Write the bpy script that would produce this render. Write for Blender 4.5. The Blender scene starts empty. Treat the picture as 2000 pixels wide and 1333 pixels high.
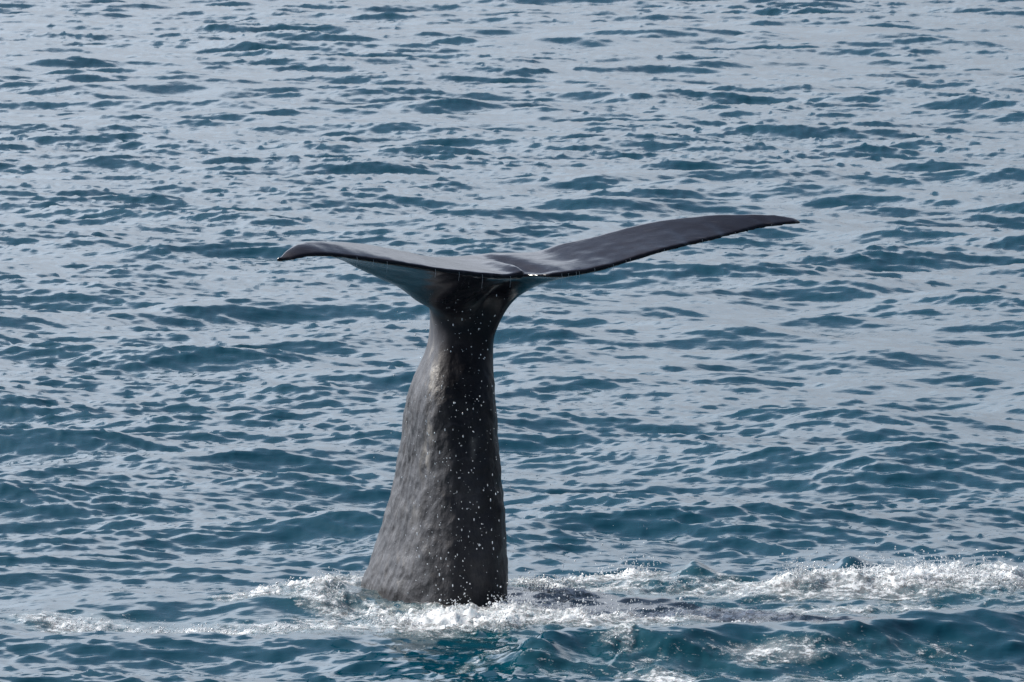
import bpy, math
import numpy as np
from mathutils import Vector

# ------------------------------------------------------------------ camera
S = bpy.context.scene
COL = S.collection
R = math.radians
CAM = np.array([0.39, -66.0, 6.4])
PITCH = R(3.80)                      # degrees below the horizon
LENS = 300.0
FPX = LENS / 36.0 * 2000.0           # focal length in photograph pixels
cam_d = bpy.data.cameras.new('camera')
cam_d.lens = LENS; cam_d.sensor_width = 36.0
cam_d.clip_start = 0.5; cam_d.clip_end = 60000
cam_o = bpy.data.objects.new('camera', cam_d)
cam_o.location = CAM; cam_o.rotation_euler = (R(90) - PITCH, 0, 0)
COL.objects.link(cam_o); S.camera = cam_o
cam_d.dof.use_dof = True
cam_d.dof.focus_distance = 66.2
cam_d.dof.aperture_fstop = 32.0

# ------------------------------------------------------------------ light
SUN_EL, SUN_AZ = R(42), R(-60)       # azimuth from +Y (view direction), negative = left
SKY_STRENGTH, SUN_STRENGTH = 0.09, 5.0
VEIL = (11.7, 12.7, 14.5, 1)             # radiance of the sunlit veil, in the sky texture's units
COVER = (0.29, 0.43, 0.96, 0.03)      # share of veil: from this height (sine) to that, falling from .. to ..
LOW = (0.0, 0.40, 0.60, 1.0)
w = bpy.data.worlds.new('World'); S.world = w; w.use_nodes = True
nt = w.node_tree
bg = nt.nodes['Background']
sky = nt.nodes.new('ShaderNodeTexSky'); sky.sky_type = 'NISHITA'
sky.sun_disc = False; sky.sun_elevation = SUN_EL; sky.sun_rotation = SUN_AZ
sky.air_density = 1.0; sky.dust_density = 1.5; sky.ozone_density = 1.0; sky.altitude = 0
# thin high cloud veil over the blue: brighter towards the sun (forward scattering), thinner overhead, duller low down in the haze
def wn(kind, **kw):
    x = nt.nodes.new('ShaderNode' + kind)
    for k, v in kw.items(): setattr(x, k, v)
    return x
tc = wn('TexCoord'); sx = wn('SeparateXYZ'); nt.links.new(tc.outputs['Generated'], sx.inputs[0])
def wrange(a, b, c, d):
    x = wn('MapRange', interpolation_type='SMOOTHSTEP')
    for i, v in enumerate((a, b, c, d)): x.inputs[i + 1].default_value = v
    nt.links.new(sx.outputs[2], x.inputs[0]); return x.outputs[0]
def wm(op, p, q):
    x = wn('Math', operation=op)
    for i, v in enumerate((p, q)):
        if hasattr(v, 'is_output'): nt.links.new(v, x.inputs[i])
        else: x.inputs[i].default_value = v
    return x.outputs[0]
cover = wrange(*COVER); low = wrange(*LOW)
dt = wn('VectorMath', operation='DOT_PRODUCT'); nt.links.new(tc.outputs['Generated'], dt.inputs[0])
dt.inputs[1].default_value = (math.cos(SUN_EL) * math.sin(SUN_AZ), math.cos(SUN_EL) * math.cos(SUN_AZ), math.sin(SUN_EL))
phase = wm('POWER', wm('SUBTRACT', 1.35, dt.outputs['Value']), -2.5)
lum = wm('MULTIPLY', wm('MULTIPLY', phase, 0.62), low)
vc = wn('VectorMath', operation='SCALE'); vc.inputs[0].default_value = VEIL[:3]; nt.links.new(lum, vc.inputs['Scale'])
vm = wn('MixRGB'); nt.links.new(vc.outputs[0], vm.inputs[2])
nt.links.new(cover, vm.inputs[0]); nt.links.new(sky.outputs[0], vm.inputs[1])
nt.links.new(vm.outputs[0], bg.inputs[0]); bg.inputs[1].default_value = SKY_STRENGTH
sd = bpy.data.lights.new('sun', 'SUN'); sd.energy = SUN_STRENGTH; sd.angle = R(0.53); sd.color = (1.0, 0.95, 0.88)
so = bpy.data.objects.new('sun', sd); COL.objects.link(so)
sdir = Vector((math.cos(SUN_EL) * math.sin(SUN_AZ), math.cos(SUN_EL) * math.cos(SUN_AZ), math.sin(SUN_EL)))
so.rotation_euler = sdir.to_track_quat('Z', 'Y').to_euler(); so.location = (-30, 20, 40)
vs = S.view_settings
vs.view_transform = 'Standard'; vs.look = 'None'; vs.gamma = 1.0; vs.use_curve_mapping = False
vs.exposure = 0.14

# ------------------------------------------------------------------ helpers
cP, sP = math.cos(PITCH), math.sin(PITCH)
def ray(px, py):
    px = np.asarray(px, float); py = np.asarray(py, float)
    a = (px - 1000) / FPX; b = (666.5 - py) / FPX
    return np.stack(np.broadcast_arrays(a, cP + b * sP, -sP + b * cP), -1)
def ground(px, py, z=0.0):           # the pixel's point on the water
    d = ray(px, py); t = (z - CAM[2]) / d[..., 2]
    return (CAM + d * t[..., None])
def z_at(py, y):                     # height at world depth y that shows in pixel row py
    d = ray(1000.0, py); return CAM[2] + d[..., 2] * (y - CAM[1]) / d[..., 1]
def px_at(x, y, z):
    zc = (y - CAM[1]) * cP - (z - CAM[2]) * sP
    return 1000 + FPX * (x - CAM[0]) / zc
def hash2(ix, iy, seed):
    h = (ix.astype(np.int64) * 374761393 + iy.astype(np.int64) * 668265263 + seed * 974711) & 0xffffffff
    h = ((h ^ (h >> 13)) * 1274126177) & 0xffffffff
    h = ((h ^ (h >> 16)) * 2246822519) & 0xffffffff
    return ((h ^ (h >> 15)) & 0xffffff) / float(0xffffff)
def noise(x, y, seed=0):             # gradient noise, about -1..1
    x0 = np.floor(x); y0 = np.floor(y); fx = x - x0; fy = y - y0
    u = fx**3 * (fx * (fx * 6 - 15) + 10); v = fy**3 * (fy * (fy * 6 - 15) + 10)
    def g(i, j):
        a = hash2(x0 + i, y0 + j, seed) * 2 * np.pi
        return np.cos(a) * (fx - i) + np.sin(a) * (fy - j)
    a = g(0, 0); b = g(1, 0); c = g(0, 1); d = g(1, 1)
    return 1.5 * ((a + (b - a) * u) * (1 - v) + (c + (d - c) * u) * v)
def fbm(x, y, o=4, seed=0, gain=.5):
    t = 0; amp = 1.0
    for i in range(o):
        t = t + amp * noise(x * 2**i + 13.7 * i, y * 2**i - 7.1 * i, seed + i); amp *= gain
    return t
def sstep(a, b, x):
    t = np.clip((x - a) / (b - a), 0, 1); return t * t * (3 - 2 * t)
def make_mesh(name, co, faces, smooth=True):
    me = bpy.data.meshes.new(name)
    k = faces.shape[1]
    me.vertices.add(len(co)); me.vertices.foreach_set('co', np.ascontiguousarray(co, np.float32).ravel())
    me.loops.add(faces.size); me.loops.foreach_set('vertex_index', np.ascontiguousarray(faces, np.int32).ravel())
    me.polygons.add(len(faces))
    me.polygons.foreach_set('loop_start', np.arange(0, faces.size, k, dtype=np.int32))
    me.polygons.foreach_set('loop_total', np.full(len(faces), k, np.int32))
    me.polygons.foreach_set('use_smooth', np.full(len(faces), smooth))
    me.update(calc_edges=True)
    return me
def attr(me, name, val):
    a = me.attributes.new(name, 'FLOAT', 'POINT'); a.data.foreach_set('value', np.ascontiguousarray(val, np.float32))
def link(name, me, mat, **props):
    o = bpy.data.objects.new(name, me); COL.objects.link(o)
    if mat: me.materials.append(mat)
    for k, v in props.items(): o[k] = v
    return o
class NT:
    def __init__(self, name):
        self.m = bpy.data.materials.new(name); self.m.use_nodes = True
        self.t = self.m.node_tree; self.b = self.t.nodes['Principled BSDF']; self.out = self.t.nodes['Material Output']
    def n(self, kind, ins=None, **kw):
        x = self.t.nodes.new('ShaderNode' + kind)
        for k, v in kw.items(): setattr(x, k, v)
        for k, v in (ins or {}).items():
            if hasattr(v, 'is_output'): self.t.links.new(v, x.inputs[k])
            else: x.inputs[k].default_value = v
        return x
    def l(self, a, b): self.t.links.new(a, b)
    def set(self, **kw):
        for k, v in kw.items():
            k = k.replace('_', ' ')
            if hasattr(v, 'is_output'): self.l(v, self.b.inputs[k])
            else: self.b.inputs[k].default_value = v
    def ramp(self, fac, stops):
        r = self.n('ValToRGB', {0: fac}); e = r.color_ramp.elements
        while len(e) < len(stops): e.new(0.5)
        for el, (p, c) in zip(e, stops):
            el.position = p; el.color = c if len(c) == 4 else (*c, 1)
        return r.outputs[0]
    def math(self, op, a, b=0.0, clamp=False):
        return self.n('Math', {0: a, 1: b}, operation=op, use_clamp=clamp).outputs[0]
    def coord(self): return self.n('TexCoord').outputs['Object']
    def noise(self, vec, scale, detail=4, rough=.55, out=0):
        return self.n('TexNoise', {'Vector': vec, 'Scale': scale, 'Detail': detail, 'Roughness': rough}).outputs[out]

# ------------------------------------------------------------------ materials
def mat_water():
    m = NT('sea_water'); v = m.coord()
    aer = m.n('Attribute', attribute_name='aeration').outputs['Fac']
    base = m.n('MixRGB', {0: aer, 1: (0.0006, 0.044, 0.072, 1), 2: (0.003, 0.056, 0.078, 1)}).outputs[0]
    m.set(Base_Color=base, Roughness=0.02, IOR=1.335)
    mp = m.n('Mapping', {'Vector': v, 'Rotation': (0, 0, R(12)), 'Scale': (0.55, 1.0, 1.0)}).outputs[0]
    n1 = m.noise(mp, 16.0, 3, .5)
    bp = m.n('Bump', {'Strength': 0.5, 'Distance': 0.006, 'Height': n1}).outputs[0]
    m.set(Normal=bp)
    return m.m
def mat_foam():
    m = NT('foam'); v = m.coord()
    den = m.n('Attribute', attribute_name='froth').outputs['Fac']
    n1 = m.noise(v, 14.0, 6, .65); n2 = m.noise(v, 60.0, 3, .6)
    vo = m.n('TexVoronoi', {'Vector': v, 'Scale': 7.0}, feature='DISTANCE_TO_EDGE').outputs['Distance']
    lace = m.math('SUBTRACT', 0.5, m.math('MULTIPLY', vo, 2.2))
    s = m.math('ADD', m.math('MULTIPLY', m.math('SUBTRACT', n1, .5), 1.9), m.math('MULTIPLY', m.math('SUBTRACT', n2, .5), 0.9))
    s = m.math('ADD', m.math('ADD', s, m.math('MULTIPLY', lace, 0.30)), den)
    al = m.math('MULTIPLY', m.math('SUBTRACT', s, 0.56), 2.4, clamp=True)
    film = m.math('MULTIPLY', m.math('SUBTRACT', m.math('ADD', den, m.math('MULTIPLY', m.math('SUBTRACT', n1, .5), .5)), .34), 0.85, clamp=True)
    al = m.math('MAXIMUM', al, m.math('MINIMUM', film, 0.42))     # milky bubble film between the lace
    m.set(Base_Color=(0.74, 0.77, 0.79, 1), Roughness=0.4, IOR=1.33, Alpha=al, Subsurface_Weight=0.5, Subsurface_Radius=(.10, .12, .12), Subsurface_Scale=1.0)
    h = m.math('ADD', n1, m.math('MULTIPLY', n2, 0.5))
    m.set(Normal=m.n('Bump', {'Strength': 0.6, 'Distance': 0.012, 'Height': h}).outputs[0])
    return m.m
def mat_drop(name):
    m = NT(name)
    m.set(Base_Color=(0.74, 0.77, 0.79, 1), Roughness=0.12, IOR=1.33)
    return m.m
def mat_skin():
    m = NT('wet_whale_skin'); v = m.coord()
    mp = m.n('Mapping', {'Vector': v, 'Scale': (1, 1, 0.55)}).outputs[0]
    n1 = m.noise(mp, 3.2, 5, .6); n2 = m.noise(mp, 13.0, 5, .6); n3 = m.noise(v, 60, 3, .6)
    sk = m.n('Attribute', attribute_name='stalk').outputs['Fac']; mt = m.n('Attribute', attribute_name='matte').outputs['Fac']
    base = m.ramp(n1, [(0.32, (0.011, 0.0105, 0.012)), (0.52, (0.027, 0.025, 0.027)), (0.70, (0.058, 0.055, 0.056))])
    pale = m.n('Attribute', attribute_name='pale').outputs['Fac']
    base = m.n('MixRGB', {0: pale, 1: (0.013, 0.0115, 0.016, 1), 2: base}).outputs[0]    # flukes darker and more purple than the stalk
    ms = m.n('Mapping', {'Vector': v, 'Rotation': (0, 0, R(-27)), 'Scale': (1.6, 9.0, 4.0)}).outputs[0]
    scuff = m.math('MULTIPLY', m.ramp(m.noise(ms, 3.0, 5, .65), [(0.58, (0, 0, 0)), (0.70, (1, 1, 1))]), 0.30)
    base = m.n('MixRGB', {0: scuff, 1: base, 2: (0.10, 0.095, 0.10, 1)}).outputs[0]
    scar = m.n('Attribute', attribute_name='scar').outputs['Fac']
    sc = m.math('MULTIPLY', scar, m.ramp(n2, [(0.42, (0, 0, 0)), (0.62, (1, 1, 1))]), clamp=True)
    base = m.n('MixRGB', {0: sc, 1: base, 2: (0.20, 0.185, 0.165, 1)}).outputs[0]
    ro = m.ramp(n2, [(0.3, (0.16,) * 3), (0.7, (0.34,) * 3)])
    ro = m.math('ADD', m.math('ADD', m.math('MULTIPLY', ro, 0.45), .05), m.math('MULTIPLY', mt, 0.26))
    m.set(Base_Color=base, Roughness=ro, IOR=1.36)
    h = m.math('ADD', n2, m.math('MULTIPLY', n3, 0.22))
    m.set(Normal=m.n('Bump', {'Strength': m.math('ADD', 0.10, m.math('MULTIPLY', sk, 0.5)), 'Distance': 0.02, 'Height': h}).outputs[0])
    return m.m
M_WATER, M_FOAM, M_SKIN = mat_water(), mat_foam(), mat_skin()
M_DROP, M_SPRAY = mat_drop('water_drop'), mat_drop('spray')

# ------------------------------------------------------------------ wave field (random sea from a wind spectrum)
WIND = R(-97)                        # waves run towards the boat, a little to the left
LP = 0.78                            # sets the longest waves, about 5 m
def sea_tile(n, size, kmin, kmax, seed):
    rng = np.random.default_rng(seed)
    k1 = np.fft.fftfreq(n, d=size / n) * 2 * np.pi
    kx, ky = np.meshgrid(k1, k1, indexing='ij'); k = np.hypot(kx, ky); k[0, 0] = 1
    th = np.arctan2(ky, kx) - WIND
    C = lambda o, p: np.abs(np.cos(th + o)) ** p
    DA = .70 * C(.22, 5) + .30 * C(-.65, 5) + .04                   # the longer waves: one main run and a cross sea
    DB = .58 * C(.38, 8) + .42 * C(-.42, 8) + .035                   # wind ripples crossing each other
    mix = sstep(1.5, 9.0, k)
    D = DA * (1 - mix) + DB * mix
    P = np.exp(-1 / (k * LP) ** 2) / k**4 * D * np.exp(-(k * 0.007) ** 2)
    P *= (1 - .45 * sstep(1.8, 4.0, k) * (1 - sstep(8.0, 16.0, k))) * (1 + 2.8 * sstep(8.0, 28.0, k))
    P *= (k >= kmin) & (k < kmax); P[0, 0] = 0
    dk = 2 * np.pi / size
    H = (rng.standard_normal((n, n)) + 1j * rng.standard_normal((n, n))) * np.sqrt(P) * dk
    f = lambda q: (np.fft.ifft2(q).real * n * n).astype(np.float32)
    return f(H), f(-1j * kx / k * H), f(-1j * ky / k * H)
def sample(tile, size, x, y):
    n = tile[0].shape[0]
    u = x / size * n; v = y / size * n
    i = np.floor(u).astype(np.int64); j = np.floor(v).astype(np.int64)
    fu = (u - i).astype(np.float32); fv = (v - j).astype(np.float32)
    i0 = i % n; i1 = (i + 1) % n; j0 = j % n; j1 = (j + 1) % n
    return [(t[i0, j0] * (1 - fu) + t[i1, j0] * fu) * (1 - fv) + (t[i0, j1] * (1 - fu) + t[i1, j1] * fu) * fv for t in tile]
SA, SB = 131.0, 31.0
KC = 2 * np.pi / 1.3
tA = sea_tile(1024, SA, 0.25, KC, 11)
tB = sea_tile(2048, SB, KC, 2 * np.pi / 0.045, 5)
AMP = 0.063                          # strength of the sea: height and slope together
CHOP = -0.9
#print("SLOPE A", np.std(np.gradient(tA[0],SA/1024,axis=1))*AMP, "B", np.std(np.gradient(tB[0],SB/2048,axis=1))*AMP, "h", np.std(tA[0])*AMP)

# disturbed water round the whale, from where it shows in the photograph
DEEP = 1.4
def blob(x, y, px, py, rx, ry, rot=0.0):
    c = ground(px, py); dx, dy = x - c[0], y - c[1]
    a = dx * math.cos(rot) + dy * math.sin(rot); b = -dx * math.sin(rot) + dy * math.cos(rot)
    return np.exp(-(a / rx) ** 2 - (b / (DEEP * ry)) ** 2)
def peak(x, y, px, py, rx, ry):      # a pointed wavelet
    c = ground(px, py); q = np.sqrt(((x - c[0]) / rx) ** 2 + ((y - c[1]) / (DEEP * ry)) ** 2 + .07)
    return np.exp(-q ** 1.2)
def band(x, y, pts, r):
    """soft band along a line of photo points lying on the water; r = half widths in metres (depth direction)"""
    g = ground([p[0] for p in pts], [p[1] for p in pts])
    yc = np.interp(x, g[:, 0], g[:, 1]); rr = DEEP * np.interp(x, g[:, 0], r)
    e = sstep(g[0, 0] - .4, g[0, 0] + .3, x) * (1 - sstep(g[-1, 0] - .3, g[-1, 0] + .4, x))
    return np.exp(-((y - yc) / rr) ** 2) * e
def mounds(x, y):
    q0 = np.hypot((x + .18) / 1.0, (y + .05) / 1.25)
    z = 0.022 * np.exp(-((q0 - .72) / .28) ** 2) * (1 + .8 * fbm(x * 3, y * 2, 2, 141))
    z += 0.17 * peak(x, y, 1235, 1137, .20, .26) + 0.20 * peak(x, y, 1342, 1142, .15, .2) + 0.05 * blob(x, y, 1400, 1140, .3, .3)
    z += 0.17 * peak(x, y, 1640, 1112, .17, .24)
    z += 0.06 * band(x, y, [(1000, 1150), (1150, 1148), (1300, 1150), (1500, 1160)], [.35, .4, .4, .3])
    edge = .75 + .35 * fbm(x * .8 + 3, y * .2, 2, 121)
    z += 0.25 * edge * band(x, y + .35 * fbm(x * .9, y * .3, 2, 131), [(1010, 1305), (1150, 1288), (1350, 1278), (1600, 1270), (1850, 1262), (2060, 1262)], [.30, .42, .44, .42, .40, .4])
    z += 0.09 * band(x, y, [(440, 1198), (560, 1188), (680, 1180)], [.3, .45, .4])
    z += 0.05 * blob(x, y, 640, 1168, .22, .3)
    z += 0.10 * band(x, y, [(1480, 1172), (1700, 1158), (2030, 1158)], [.3, .6, .6])
    return z
def foam_field(x, y):
    f = 0.0
    def add(v):
        nonlocal f
        f = np.maximum(f, v)
    add(0.74 * band(x, y, [(40, 1205), (200, 1212), (330, 1222), (520, 1224), (760, 1215)], [.35, .5, .55, .5, .6]))
    add(0.52 * band(x, y, [(130, 1240), (300, 1236), (480, 1238)], [.25, .25, .25]))
    add(0.85 * band(x, y, [(440, 1182), (560, 1172), (700, 1170)], [.25, .4, .4]))
    add(0.95 * band(x, y, [(690, 1205), (800, 1212), (1000, 1215), (1060, 1212)], [.8, .75, .9, .7]))
    add(0.95 * band(x, y, [(990, 1150), (1100, 1142), (1200, 1132), (1290, 1140)], [.35, .45, .55, .4]))
    add(0.62 * band(x, y, [(1100, 1168), (1300, 1160), (1500, 1168), (1640, 1170)], [.4, .65, .6, .4]))
    add(0.88 * band(x, y, [(960, 1212), (1200, 1206), (1350, 1203), (1470, 1205), (1590, 1210)], [.7, .55, .55, .4, .25]))
    add(0.95 * band(x, y, [(1490, 1172), (1640, 1160), (1800, 1156), (2060, 1158)], [.35, .7, .85, .8]))
    add(0.60 * band(x, y, [(1430, 1200), (1600, 1198), (1860, 1195)], [.2, .25, .2]))
    add(0.55 * band(x, y, [(850, 1332), (950, 1296), (1060, 1246)], [.22, .26, .3]))
    add(0.62 * blob(x, y, 1215, 1296, .30, .6)); add(0.55 * blob(x, y, 1300, 1318, .5, .4))
    add(0.50 * band(x, y, [(1000, 1315), (1300, 1302), (1600, 1292), (1900, 1280)], [.3, .35, .3, .25]))
    add(0.70 * band(x, y, [(1150, 1262), (1350, 1258), (1600, 1250), (1900, 1240)], [.25, .25, .22, .15]))
    add(0.38 * band(x, y, [(1100, 1330), (1500, 1316), (1900, 1300)], [.3, .4, .3]))
    # ring of froth where the stalk leaves the water
    q = np.hypot((x + .18) / 1.0, (y + .05) / 1.25)
    add(0.80 * np.exp(-((q - .95) / .38) ** 2))
    # open teal water streaming past the lee side of the stalk
    return f * (1 - .30 * band(x, y, [(985, 1180), (1150, 1190), (1300, 1197), (1500, 1207), (1640, 1212)], [.28, .34, .34, .32, .25]))
def sea(x, y, dist):
    """world position of the water at rest position x, y; dist = metres from the boat"""
    a = sample(tA, SA, x + 21.0, y + 48.0)
    c, s = math.cos(.35), math.sin(.35)
    b = sample(tB, SB, x + 3.1, y + 9.4)
    gust = np.clip(1.0 + 0.42 * fbm(x / 9.0, y / 22.0, 3, 71), .5, 1.6)                 # cat's paws: rougher and smoother patches
    near = np.exp(-(x / 6.0) ** 2 - ((y + .5) / 4.0) ** 2)
    ka = 1.36 * AMP * (1 - .50 * near); kb = 1.20 * AMP * gust * (1 - .30 * near)
    fade = 1 - sstep(500, 2500, dist)
    ka = ka * fade; kb = kb * fade
    X = x + CHOP * (1.2 * ka * a[1] + kb * b[1]); Y = y + CHOP * (1.2 * ka * a[2] + kb * b[2]); Z = ka * a[0] + kb * b[0]
    return X, Y, Z

# ------------------------------------------------------------------ water: one sheet to the horizon, finest where it is near
def build_water():
    # rows: even steps in angle below the horizon over the view, coarse before and beyond it
    r_view = 54.0 * (275 / 54.0) ** np.linspace(0, 1, 1720)
    r_near = np.concatenate([np.linspace(-200, 20, 10), np.linspace(21, r_view[0] - .05, 50)])
    r_far = r_view[-1] * np.exp(np.linspace(0.003, math.log(40000 / r_view[-1]) ** .5, 70) ** 2)
    r = np.concatenate([r_near, r_view, r_far])
    sd_ = 0.067 + 0.0012 * np.arange(1, 76)
    si = np.concatenate([-sd_[::-1], np.linspace(-0.067, 0.067, 560), sd_])
    so_ = sd_[-1] * np.exp(np.linspace(0.03, math.log(45), 24))
    s = np.concatenate([-so_[::-1], si, so_])
    wid = np.maximum(r, 45.0)
    x = CAM[0] + s[None, :] * wid[:, None]
    y = np.broadcast_to((CAM[1] + r)[:, None], x.shape)
    nr, nc = x.shape
    x = x.ravel().copy(); y = y.ravel().copy()
    dist = np.hypot(x - CAM[0], y - CAM[1])
    X, Y, Z = sea(x, y, dist)
    near = (np.abs(x) < 9) & (y > -11) & (y < 12)
    xs, ys = x[near], y[near]
    f = foam_field(xs, ys)
    froth = 0.035 * fbm(xs * 3.2, ys * 2.2, 3, 31) + 0.022 * np.abs(fbm(xs * 9, ys * 6, 3, 41))
    Z[near] += mounds(xs, ys) + froth * sstep(.2, .8, f)
    aer = np.zeros(len(x), np.float32)
    aer[near] = np.clip(sstep(.02, .5, f) * .9, 0, 1)
    idx = np.arange(nr * nc, dtype=np.int32).reshape(nr, nc)
    q = np.stack([idx[:-1, :-1], idx[:-1, 1:], idx[1:, 1:], idx[1:, :-1]], -1).reshape(-1, 4)
    co = np.stack([X, Y, Z], -1)
    me = make_mesh('water', co, q); attr(me, 'aeration', aer)
    link('water', me, M_WATER, kind='structure', label='choppy teal blue sea with short wind waves reflecting pale sky')
    # foam: the froth that floats on it, its own thin bumpy skin just above the water
    F = np.zeros(len(x), np.float32); F[near] = f
    qm = F[q].max(1) > 0.24
    fq = q[qm]; used = np.unique(fq); remap = np.zeros(len(x), np.int32); remap[used] = np.arange(len(used))
    xs, ys, fs = x[used], y[used], F[used]
    lump = fbm(xs * 7, ys * 4.5, 4, 51); fine = np.abs(fbm(xs * 24, ys * 14, 3, 61))
    up = 0.008 + sstep(.45, .95, fs) * (0.030 * np.clip(lump + .35, 0, 2) + 0.030 * fine)
    fc = co[used].copy(); fc[:, 2] += up
    fm = make_mesh('sea_foam', fc, remap[fq]); attr(fm, 'froth', fs * .88 + (.34 * fbm(xs * 1.1 + 5, ys * .9, 3, 111) + .14 * lump) * sstep(.2, .5, fs))
    link('sea_foam', fm, M_FOAM, kind='stuff', category='foam', label='white churned foam floating round the base of the whale tail')
    return co, F, x, y
WCO, WF, WX, WY = build_water()

# ------------------------------------------------------------------ whale: tail stalk rising from the sea and the two flukes, one body
YAW = R(27)
U_AX = np.array([math.cos(YAW), math.sin(YAW)])     # span, towards the right fluke
V_AX = np.array([math.sin(YAW), -math.cos(YAW)])    # chord, towards the notch
def tab(pts): a = np.array(pts, float); return a[:, 0], a[:, 1]
def build_whale():
    # stalk outline read from the photograph: (row, column)
    Lr = [(560, 838), (600, 836), (638, 839.5), (662, 839), (700, 827), (735, 809), (775, 793), (830, 787), (892, 780), (964, 762), (1045, 739), (1122, 712), (1149, 704)]
    Rr = [(560, 972), (602, 972), (635, 968), (665, 964), (685, 963), (752, 966), (843, 972), (928, 980), (1014, 987), (1090, 990), (1171, 991.5)]
    zl = [z_at(p, .05 + .40 * (max(p, 620) - 620) / 530) for p, _ in Lr]; zr = [z_at(p, -.05 - .40 * (max(p, 620) - 620) / 550) for p, _ in Rr]
    def xat(px, z, y): return CAM[0] + (px - 1000) / FPX * ((y - CAM[1]) * cP - (z - CAM[2]) * sP)
    xl = [xat(p[1], z, .3) for p, z in zip(Lr, zl)]; xr = [xat(p[1], z, -.3) for p, z in zip(Rr, zr)]
    ztop = z_at(560, 0.0)
    zs = np.concatenate([np.linspace(-1.6, -.1, 12), np.linspace(0.0, ztop, 70)])
    XL = np.interp(zs, zl[::-1], xl[::-1]); XR = np.interp(zs, zr[::-1], xr[::-1])
    low = np.clip(-zs, 0, None)
    XL = XL - .16 * low; XR = XR + .02 * low
    ker = np.ones(5) / 5
    sm = lambda a: np.convolve(np.pad(a, 2, mode='edge'), ker, 'valid')
    XL, XR = sm(XL), sm(XR)
    cx = (XL + XR) / 2; hw = (XR - XL) / 2
    f_ = [0, 640, 700, 775, 900, 1060, 1170]; zf = [z_at(p, 0.0) for p in f_][::-1]
    A = np.interp(zs, zf, [.95, .86, .70, .58, .40, .30, .30]) + .25 * low
    yaw = np.radians(np.interp(zs, zf, [22, 20, 15, 11, 7, 4, 4]))
    NA = 88
    th = np.linspace(0, 2 * np.pi, NA, endpoint=False)
    verts = []; faces = []
    for i, z in enumerate(zs):
        n = np.interp(z, [0, 1.0, 1.6, 2.1], [2.35, 2.6, 2.9, 2.7])
        ev = np.sign(np.cos(th)) * np.abs(np.cos(th)) ** (2 / n); eu = np.sign(np.sin(th)) * np.abs(np.sin(th)) ** (2 / n)
        c_, s_ = math.cos(yaw[i]), math.sin(yaw[i])
        b0, b1 = .05, 1.5
        for _ in range(24):                                   # breadth that gives the outline seen in the photograph
            bm_ = (b0 + b1) / 2
            if np.abs(bm_ * eu * c_ + A[i] * ev * s_).max() > hw[i]: b1 = bm_
            else: b0 = bm_
        u = b0 * eu; v = A[i] * ev
        for a, b in zip(u * c_ + v * s_, u * s_ - v * c_): verts.append((cx[i] + a, b, z))
    nz = len(zs)
    for i in range(nz - 1):
        for j in range(NA):
            faces.append((i * NA + j, i * NA + (j + 1) % NA, (i + 1) * NA + (j + 1) % NA, (i + 1) * NA + j))
    faces.append(tuple(range(NA - 1, -1, -1))); faces.append(tuple((nz - 1) * NA + j for j in range(NA)))
    # flukes: sections across the span; heights from the outlines in the photograph
    up = tab([(548, 503), (552, 498), (559, 491), (580, 477.5), (598, 473), (628, 471), (670, 472.4), (715, 477.5), (760, 485), (805, 495), (844, 502), (880, 501.5), (919, 496), (955, 492), (992, 493), (1047, 492), (1080, 482), (1129, 469), (1177, 458), (1226, 445), (1275, 433.6), (1324, 426.5), (1372, 421.6), (1421, 418.3), (1470, 417.7), (1519, 420.3), (1551, 426), (1562, 433)])
    tr = tab([(548, 506), (562, 508.5), (580, 504), (601, 500), (622, 498.5), (649, 499), (688, 503), (730, 509), (775, 515), (820, 522), (850, 527), (895, 533), (940, 538), (985, 541), (1024, 540), (1044, 534), (1057, 537), (1096, 537.5), (1145, 531), (1194, 520), (1242, 505), (1291, 490.5), (1340, 479), (1389, 468), (1437, 456.5), (1486, 444), (1528, 439), (1562, 435)])
    lo = tab([(540, 460), (600, 485), (637, 500), (679, 512), (715, 530), (760, 552), (790, 565), (814, 580), (829, 602), (845, 612), (900, 615), (960, 612), (980, 602), (1006, 587), (1045, 563), (1090, 544), (1150, 515), (1250, 470), (1400, 420), (1580, 370)])
    UL, UR = -2.09, 2.40
    us = []
    tt = np.linspace(-1, 1, 181)
    base = 0
    rings = []; 
    for t in tt:
        w_ = abs(t) ** 0.92
        u = (UR if t > 0 else -UL) * math.copysign(1, t) * math.sin(w_ * math.pi / 2 * .985) / math.sin(math.pi / 2 * .985)
        q = abs(u) / (UR if u > 0 else -UL)
        vT = 1.24 + .12 * math.sin(math.pi * min(1, q * 1.25)) ** 1 * (1 if q < .8 else 0) * 1.0 - .10 * q**2
        vT -= .20 * math.exp(-(u / .055) ** 2)
        vT += .028 * float(noise(np.array([u * 3.1 + 7]), np.array([2.2]), 3)[0]) + .018 * float(noise(np.array([u * 11]), np.array([5.2]), 4)[0])
        vLE = -.22 + 1.28 * q ** (0.56 if u > 0 else 1.05)
        vT = max(vT, vLE + .03)
        if q > .95: vT = vLE + (vT - vLE) * (1 - ((q - .95) / .05) ** 2 * .6)
        cu = .22 if u < 0 else .22 - .08 * min(1, q / .3)
        vU = vLE + cu * (vT - vLE); vL = vLE + .28 * (vT - vLE)
        def solve(table, v):
            x = u * U_AX[0] + v * V_AX[0]; y = u * U_AX[1] + v * V_AX[1]
            z = 2.6
            for _ in range(3):
                px = px_at(x, y, z); z = float(z_at(np.interp(px, *table), y))
            return z
        zT, zU = solve(tr, vT), solve(up, vU)
        th_ = .035 + .13 * (1 - q) ** 1.2
        zL = min(solve(lo, vL), zU - th_)
        if q > .75: zL = zU - th_
        fc_ = math.exp(-(abs(u) / .18) ** 3); zL -= .30 * fc_; cl = .28 + .06 * fc_
        zLE = zU + (zL - zU) * (.55 if q > .25 else .55)
        d = .020 * (1 - .4 * q)
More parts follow.
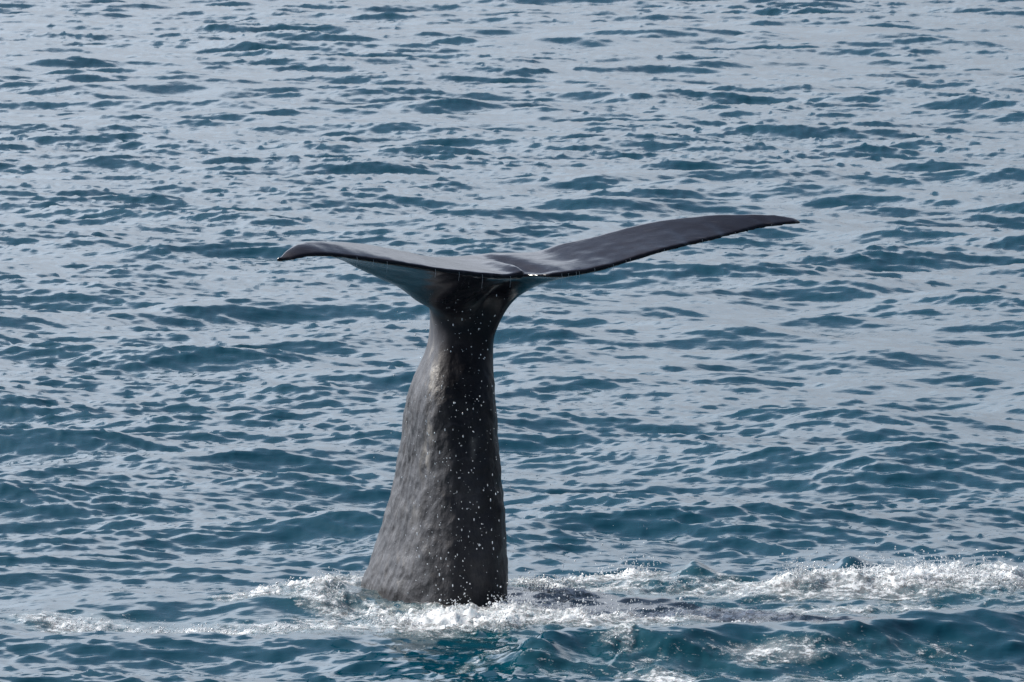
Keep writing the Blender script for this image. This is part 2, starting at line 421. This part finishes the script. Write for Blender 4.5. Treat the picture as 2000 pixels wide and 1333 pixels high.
        # left lobe laps over the right one at the notch
        near_notch = sstep(.35, 1.0, np.linspace(0, 1, 17))
        c = (1 - np.cos(np.linspace(0, np.pi, 17))) / 2
        def curve(zm, cm, ze, p):
            z = np.where(c < cm, zLE + (zm - zLE) * np.sqrt(np.clip(1 - (1 - c / cm) ** 2, 0, 1)), zm + (ze - zm) * np.clip((c - cm) / (1 - cm), 0, 1) ** p)
            return z
        zu_ = curve(zU, cu, zT + d, 1.35 if u < 0 else 1.35 - .3 * min(1, q / .3))
        zl_ = curve(zL, cl, zT - d, .5 + .4 * min(1, q / .35))
        xx = np.clip((c - cl) / (1 - cl), 0, 1)
        zl_ = np.where(c > cl, zl_ * (1 - fc_) + fc_ * (zL + (zT - d - zL) * (1 - (1 - xx) ** 3.0) ** (1 / 3.0)), zl_)
        bump = (.045 * math.exp(-((u + .07) / .09) ** 2) - .05 * math.exp(-((u - .06) / .07) ** 2)) * sstep(.30, .8, c) * (1 - .55 * sstep(.9, 1, c))
        zu_ = zu_ + bump
        zl_ = np.minimum(zl_, zu_ - .016)
        vv = vLE + c * (vT - vLE)
        ring = [(u, a, b) for a, b in zip(vv, zu_)] + [(u, a, b) for a, b in zip(vv[::-1][:-1], zl_[::-1][:-1])]
        rings.append(ring)
    nb = len(rings[0]); off = len(verts)
    for rg in rings:
        for (u, v, z) in rg: verts.append((u * U_AX[0] + v * V_AX[0], u * U_AX[1] + v * V_AX[1], z))
    for i in range(len(rings) - 1):
        for j in range(nb):
            a = off + i * nb + j; b = off + i * nb + (j + 1) % nb
            faces.append((a, b, b + nb, a + nb))
    faces.append(tuple(off + j for j in range(nb - 1, -1, -1))); faces.append(tuple(off + (len(rings) - 1) * nb + j for j in range(nb)))
    me = bpy.data.meshes.new('tmp'); me.from_pydata([tuple(map(float, v)) for v in verts], [], faces); me.update()
    import bmesh
    bm = bmesh.new(); bm.from_mesh(me); bmesh.ops.recalc_face_normals(bm, faces=bm.faces); bm.to_mesh(me); bm.free()
    ob = bpy.data.objects.new('tmp', me); COL.objects.link(ob)
    rm = ob.modifiers.new('r', 'REMESH'); rm.mode = 'VOXEL'; rm.voxel_size = 0.013
    s_ = ob.modifiers.new('s', 'SMOOTH'); s_.factor = .5; s_.iterations = 9
    dg = bpy.context.evaluated_depsgraph_get()
    me2 = bpy.data.meshes.new_from_object(ob.evaluated_get(dg))
    bpy.data.objects.remove(ob)
    nv = len(me2.vertices); co = np.empty(nv * 3, np.float32); me2.vertices.foreach_get('co', co); co = co.reshape(-1, 3).astype(float)
    ne = len(me2.edges); ed = np.empty(ne * 2, np.int32); me2.edges.foreach_get('vertices', ed); ed = ed.reshape(-1, 2)
    deg = np.bincount(ed.ravel(), minlength=nv).astype(float)[:, None]
    rr = np.hypot(co[:, 0], co[:, 1] * .8)
    wj = (np.exp(-((co[:, 2] - 2.20) / .33) ** 2) * (1 - sstep(.4, 1.0, rr)))[:, None]
    for _ in range(380):
        acc = np.zeros_like(co)
        for k_ in range(3):
            acc[:, k_] = np.bincount(ed[:, 0], co[ed[:, 1], k_], nv) + np.bincount(ed[:, 1], co[ed[:, 0], k_], nv)
        co += wj * .6 * (acc / deg - co)
    me2.vertices.foreach_set('co', co.astype(np.float32).ravel()); me2.update()
    no = np.empty(nv * 3, np.float32); me2.vertices.foreach_get('normal', no); no = no.reshape(-1, 3)
    ang = np.arctan2(co[:, 1], co[:, 0] + .2); rad = .55
    st = 1 - sstep(1.45, 2.2, co[:, 2])
    arc = np.arctan2(co[:, 0] + .12, -co[:, 1]) * .5
    lum = fbm(arc * 9, co[:, 2] * 6.0, 3, 81); lum2 = fbm(arc * 4 + 4, co[:, 2] * 1.8, 2, 91)
    co += no * ((.0105 * lum + .009 * lum2) * st + .0035 * fbm(co[:, 0] * 4, co[:, 1] * 4, 2, 95) * (1 - st))[:, None]
    me2.vertices.foreach_set('co', co.astype(np.float32).ravel())
    # pale healed scars and scuffs: along the left ridge of the stalk and on the flank
    px = px_at(co[:, 0], co[:, 1], co[:, 2])
    zc = (co[:, 1] - CAM[1]) * cP - (co[:, 2] - CAM[2]) * sP
    py = 666.5 - FPX * ((co[:, 1] - CAM[1]) * sP + (co[:, 2] - CAM[2]) * cP) / zc
    front = no[:, 1] < 0.2
    def mark(x, y, rx, ry): return np.exp(-((px - x) / rx) ** 2 - ((py - y) / ry) ** 2)
    sc = .75 * mark(843, 740, 5, 90) + .8 * mark(828, 900, 8, 26) + .7 * mark(836, 870, 5, 22) + .5 * mark(838, 830, 6, 30) + .4 * mark(805, 1000, 14, 18) + .3 * mark(795, 830, 5, 20) + .35 * mark(925, 870, 6, 30) + .4 * mark(920, 690, 3, 26)
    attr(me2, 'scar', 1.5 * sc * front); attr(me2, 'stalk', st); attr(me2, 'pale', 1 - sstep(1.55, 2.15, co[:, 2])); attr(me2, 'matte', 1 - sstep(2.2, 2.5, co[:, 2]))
    me2.polygons.foreach_set('use_smooth', np.ones(len(me2.polygons), bool))
    me2.update()
    me2.name = 'sperm_whale'
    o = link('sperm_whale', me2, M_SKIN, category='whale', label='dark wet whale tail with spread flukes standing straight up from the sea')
    return co, no
WHC, WHN = build_whale()

# ------------------------------------------------------------------ drops and spray
def ico(sub):
    import bmesh
    bm = bmesh.new(); bmesh.ops.create_icosphere(bm, subdivisions=sub, radius=1.0)
    v = np.array([x.co[:] for x in bm.verts]); f = np.array([[q.index for q in x.verts] for x in bm.faces]); bm.free()
    return v, f
def beads(name, pts, rad, sub, stretch=None):
    v, f = ico(sub); n = len(pts)
    sc = np.ones((n, 3)) * np.asarray(rad)[:, None]
    if stretch is not None: sc = sc * stretch
    co = pts[:, None, :] + v[None] * sc[:, None, :]
    fa = f[None] + (np.arange(n) * len(v))[:, None, None]
    return make_mesh(name, co.reshape(-1, 3), fa.reshape(-1, 3))
rng = np.random.default_rng(3)
# drops falling off the flukes in front of the stalk and round it
n = 560
px = np.where(rng.random(n) < .86, rng.normal(893, 56, n), rng.uniform(780, 1330, n))
py = 560 + 610 * rng.random(n) ** .75
yy = -rng.uniform(.75, 1.35, n) + (py < 700) * .1
d = ray(px, py); t = (yy - CAM[1]) / d[:, 1]
P = CAM + d * t[:, None]
rad = rng.lognormal(math.log(.0023), .5, n).clip(.001, .0048)
st = np.ones((n, 3)); st[:, 2] = 1 + 2.2 * rng.random(n) ** 3
dm = beads('water_drops', P, rad, 2, st)
link('water_drops', dm, M_DROP, kind='stuff', category='water drops', label='bright water drops falling in front of the dark tail stalk')
# thin strings of water running off the trailing edges
def drips():
    tr = [(700, 506, .5), (732, 511, 1), (760, 515, .7), (852, 529, .5), (900, 535, 1.1), (945, 540, 1.3), (1000, 543, .8), (1100, 540, .6), (1112, 539, .7), (1128, 537, .8), (1135, 536, .9), (1165, 530, .6), (1200, 521, .6), (1225, 512, .8), (1232, 510, .8), (1300, 491, .5), (1375, 474, .8), (1440, 458, .4), (1510, 442, .6)]
    vs_, fs_ = [], []
    for px0, py0, ln in tr:
        q = ray(px0, py0 - 5)
        # on the trailing edge: where the sight line crosses the fluke's rim plane
        u = None
        best = 1e9; base = None
        pr = np.stack([px_at(WHC[:, 0], WHC[:, 1], WHC[:, 2])], 0)[0]
        sel = np.where((np.abs(pr - px0) < 4) & (WHC[:, 2] > 2.2))[0]
        if not len(sel): continue
        k = sel[np.argmin(WHC[sel, 1])]
        base = WHC[k].copy(); base[2] -= .002
        L = .045 + .075 * ln * rng.random(); r0 = .0009
        m = 6; ring = 5; o0 = len(vs_)
        for i in range(m + 1):
            s = i / m; r = r0 * (1.1 - .6 * s + .5 * (i == m))
            for j in range(ring):
                a = 2 * math.pi * j / ring
                vs_.append((base[0] + r * math.cos(a) + .003 * math.sin(5 * s), base[1] + r * math.sin(a), base[2] + .01 - L * s))
        for i in range(m):
            for j in range(ring):
                fs_.append((o0 + i * ring + j, o0 + i * ring + (j + 1) % ring, o0 + (i + 1) * ring + (j + 1) % ring, o0 + (i + 1) * ring + j))
    return np.array(vs_), np.array(fs_)
dv, df = drips()
link('dripping_water', make_mesh('dripping_water', dv, df), M_DROP, kind='stuff', category='water drips', label='thin strings of water dripping from the rear edges of the flukes')
# spray: beads of broken water thrown up over the froth
prob = np.clip(WF - .55, 0, None) ** 1.3
lum = np.clip(fbm(WX * 2.2, WY * 1.3, 3, 101) + .25, 0.02, 2)
pr = prob * lum; pr /= pr.sum()
N = 9000
k = rng.choice(len(WX), N, p=pr)
Pk = WCO[k] + rng.normal(0, .015, (N, 3))
zone = band(WX[k], WY[k], [(940, 1216), (1200, 1209), (1400, 1206), (1500, 1208)], [.5, .45, .4, .3]) + blob(WX[k], WY[k], 1235, 1132, .3, .4) + .6 * blob(WX[k], WY[k], 1340, 1136, .15, .3) + .5 * band(WX[k], WY[k], [(1500, 1168), (1750, 1154), (2030, 1154)], [.4, .5, .5])
Pk[:, 2] = WCO[k][:, 2] + .015 + rng.exponential(1.0, N) * (.016 + .05 * zone)
rad = rng.lognormal(math.log(.0045), .4, N)
sm = beads('sea_spray', Pk, rad, 1)
link('sea_spray', sm, M_SPRAY, kind='stuff', category='spray', label='glittering beads of spray thrown up over the churned foam')
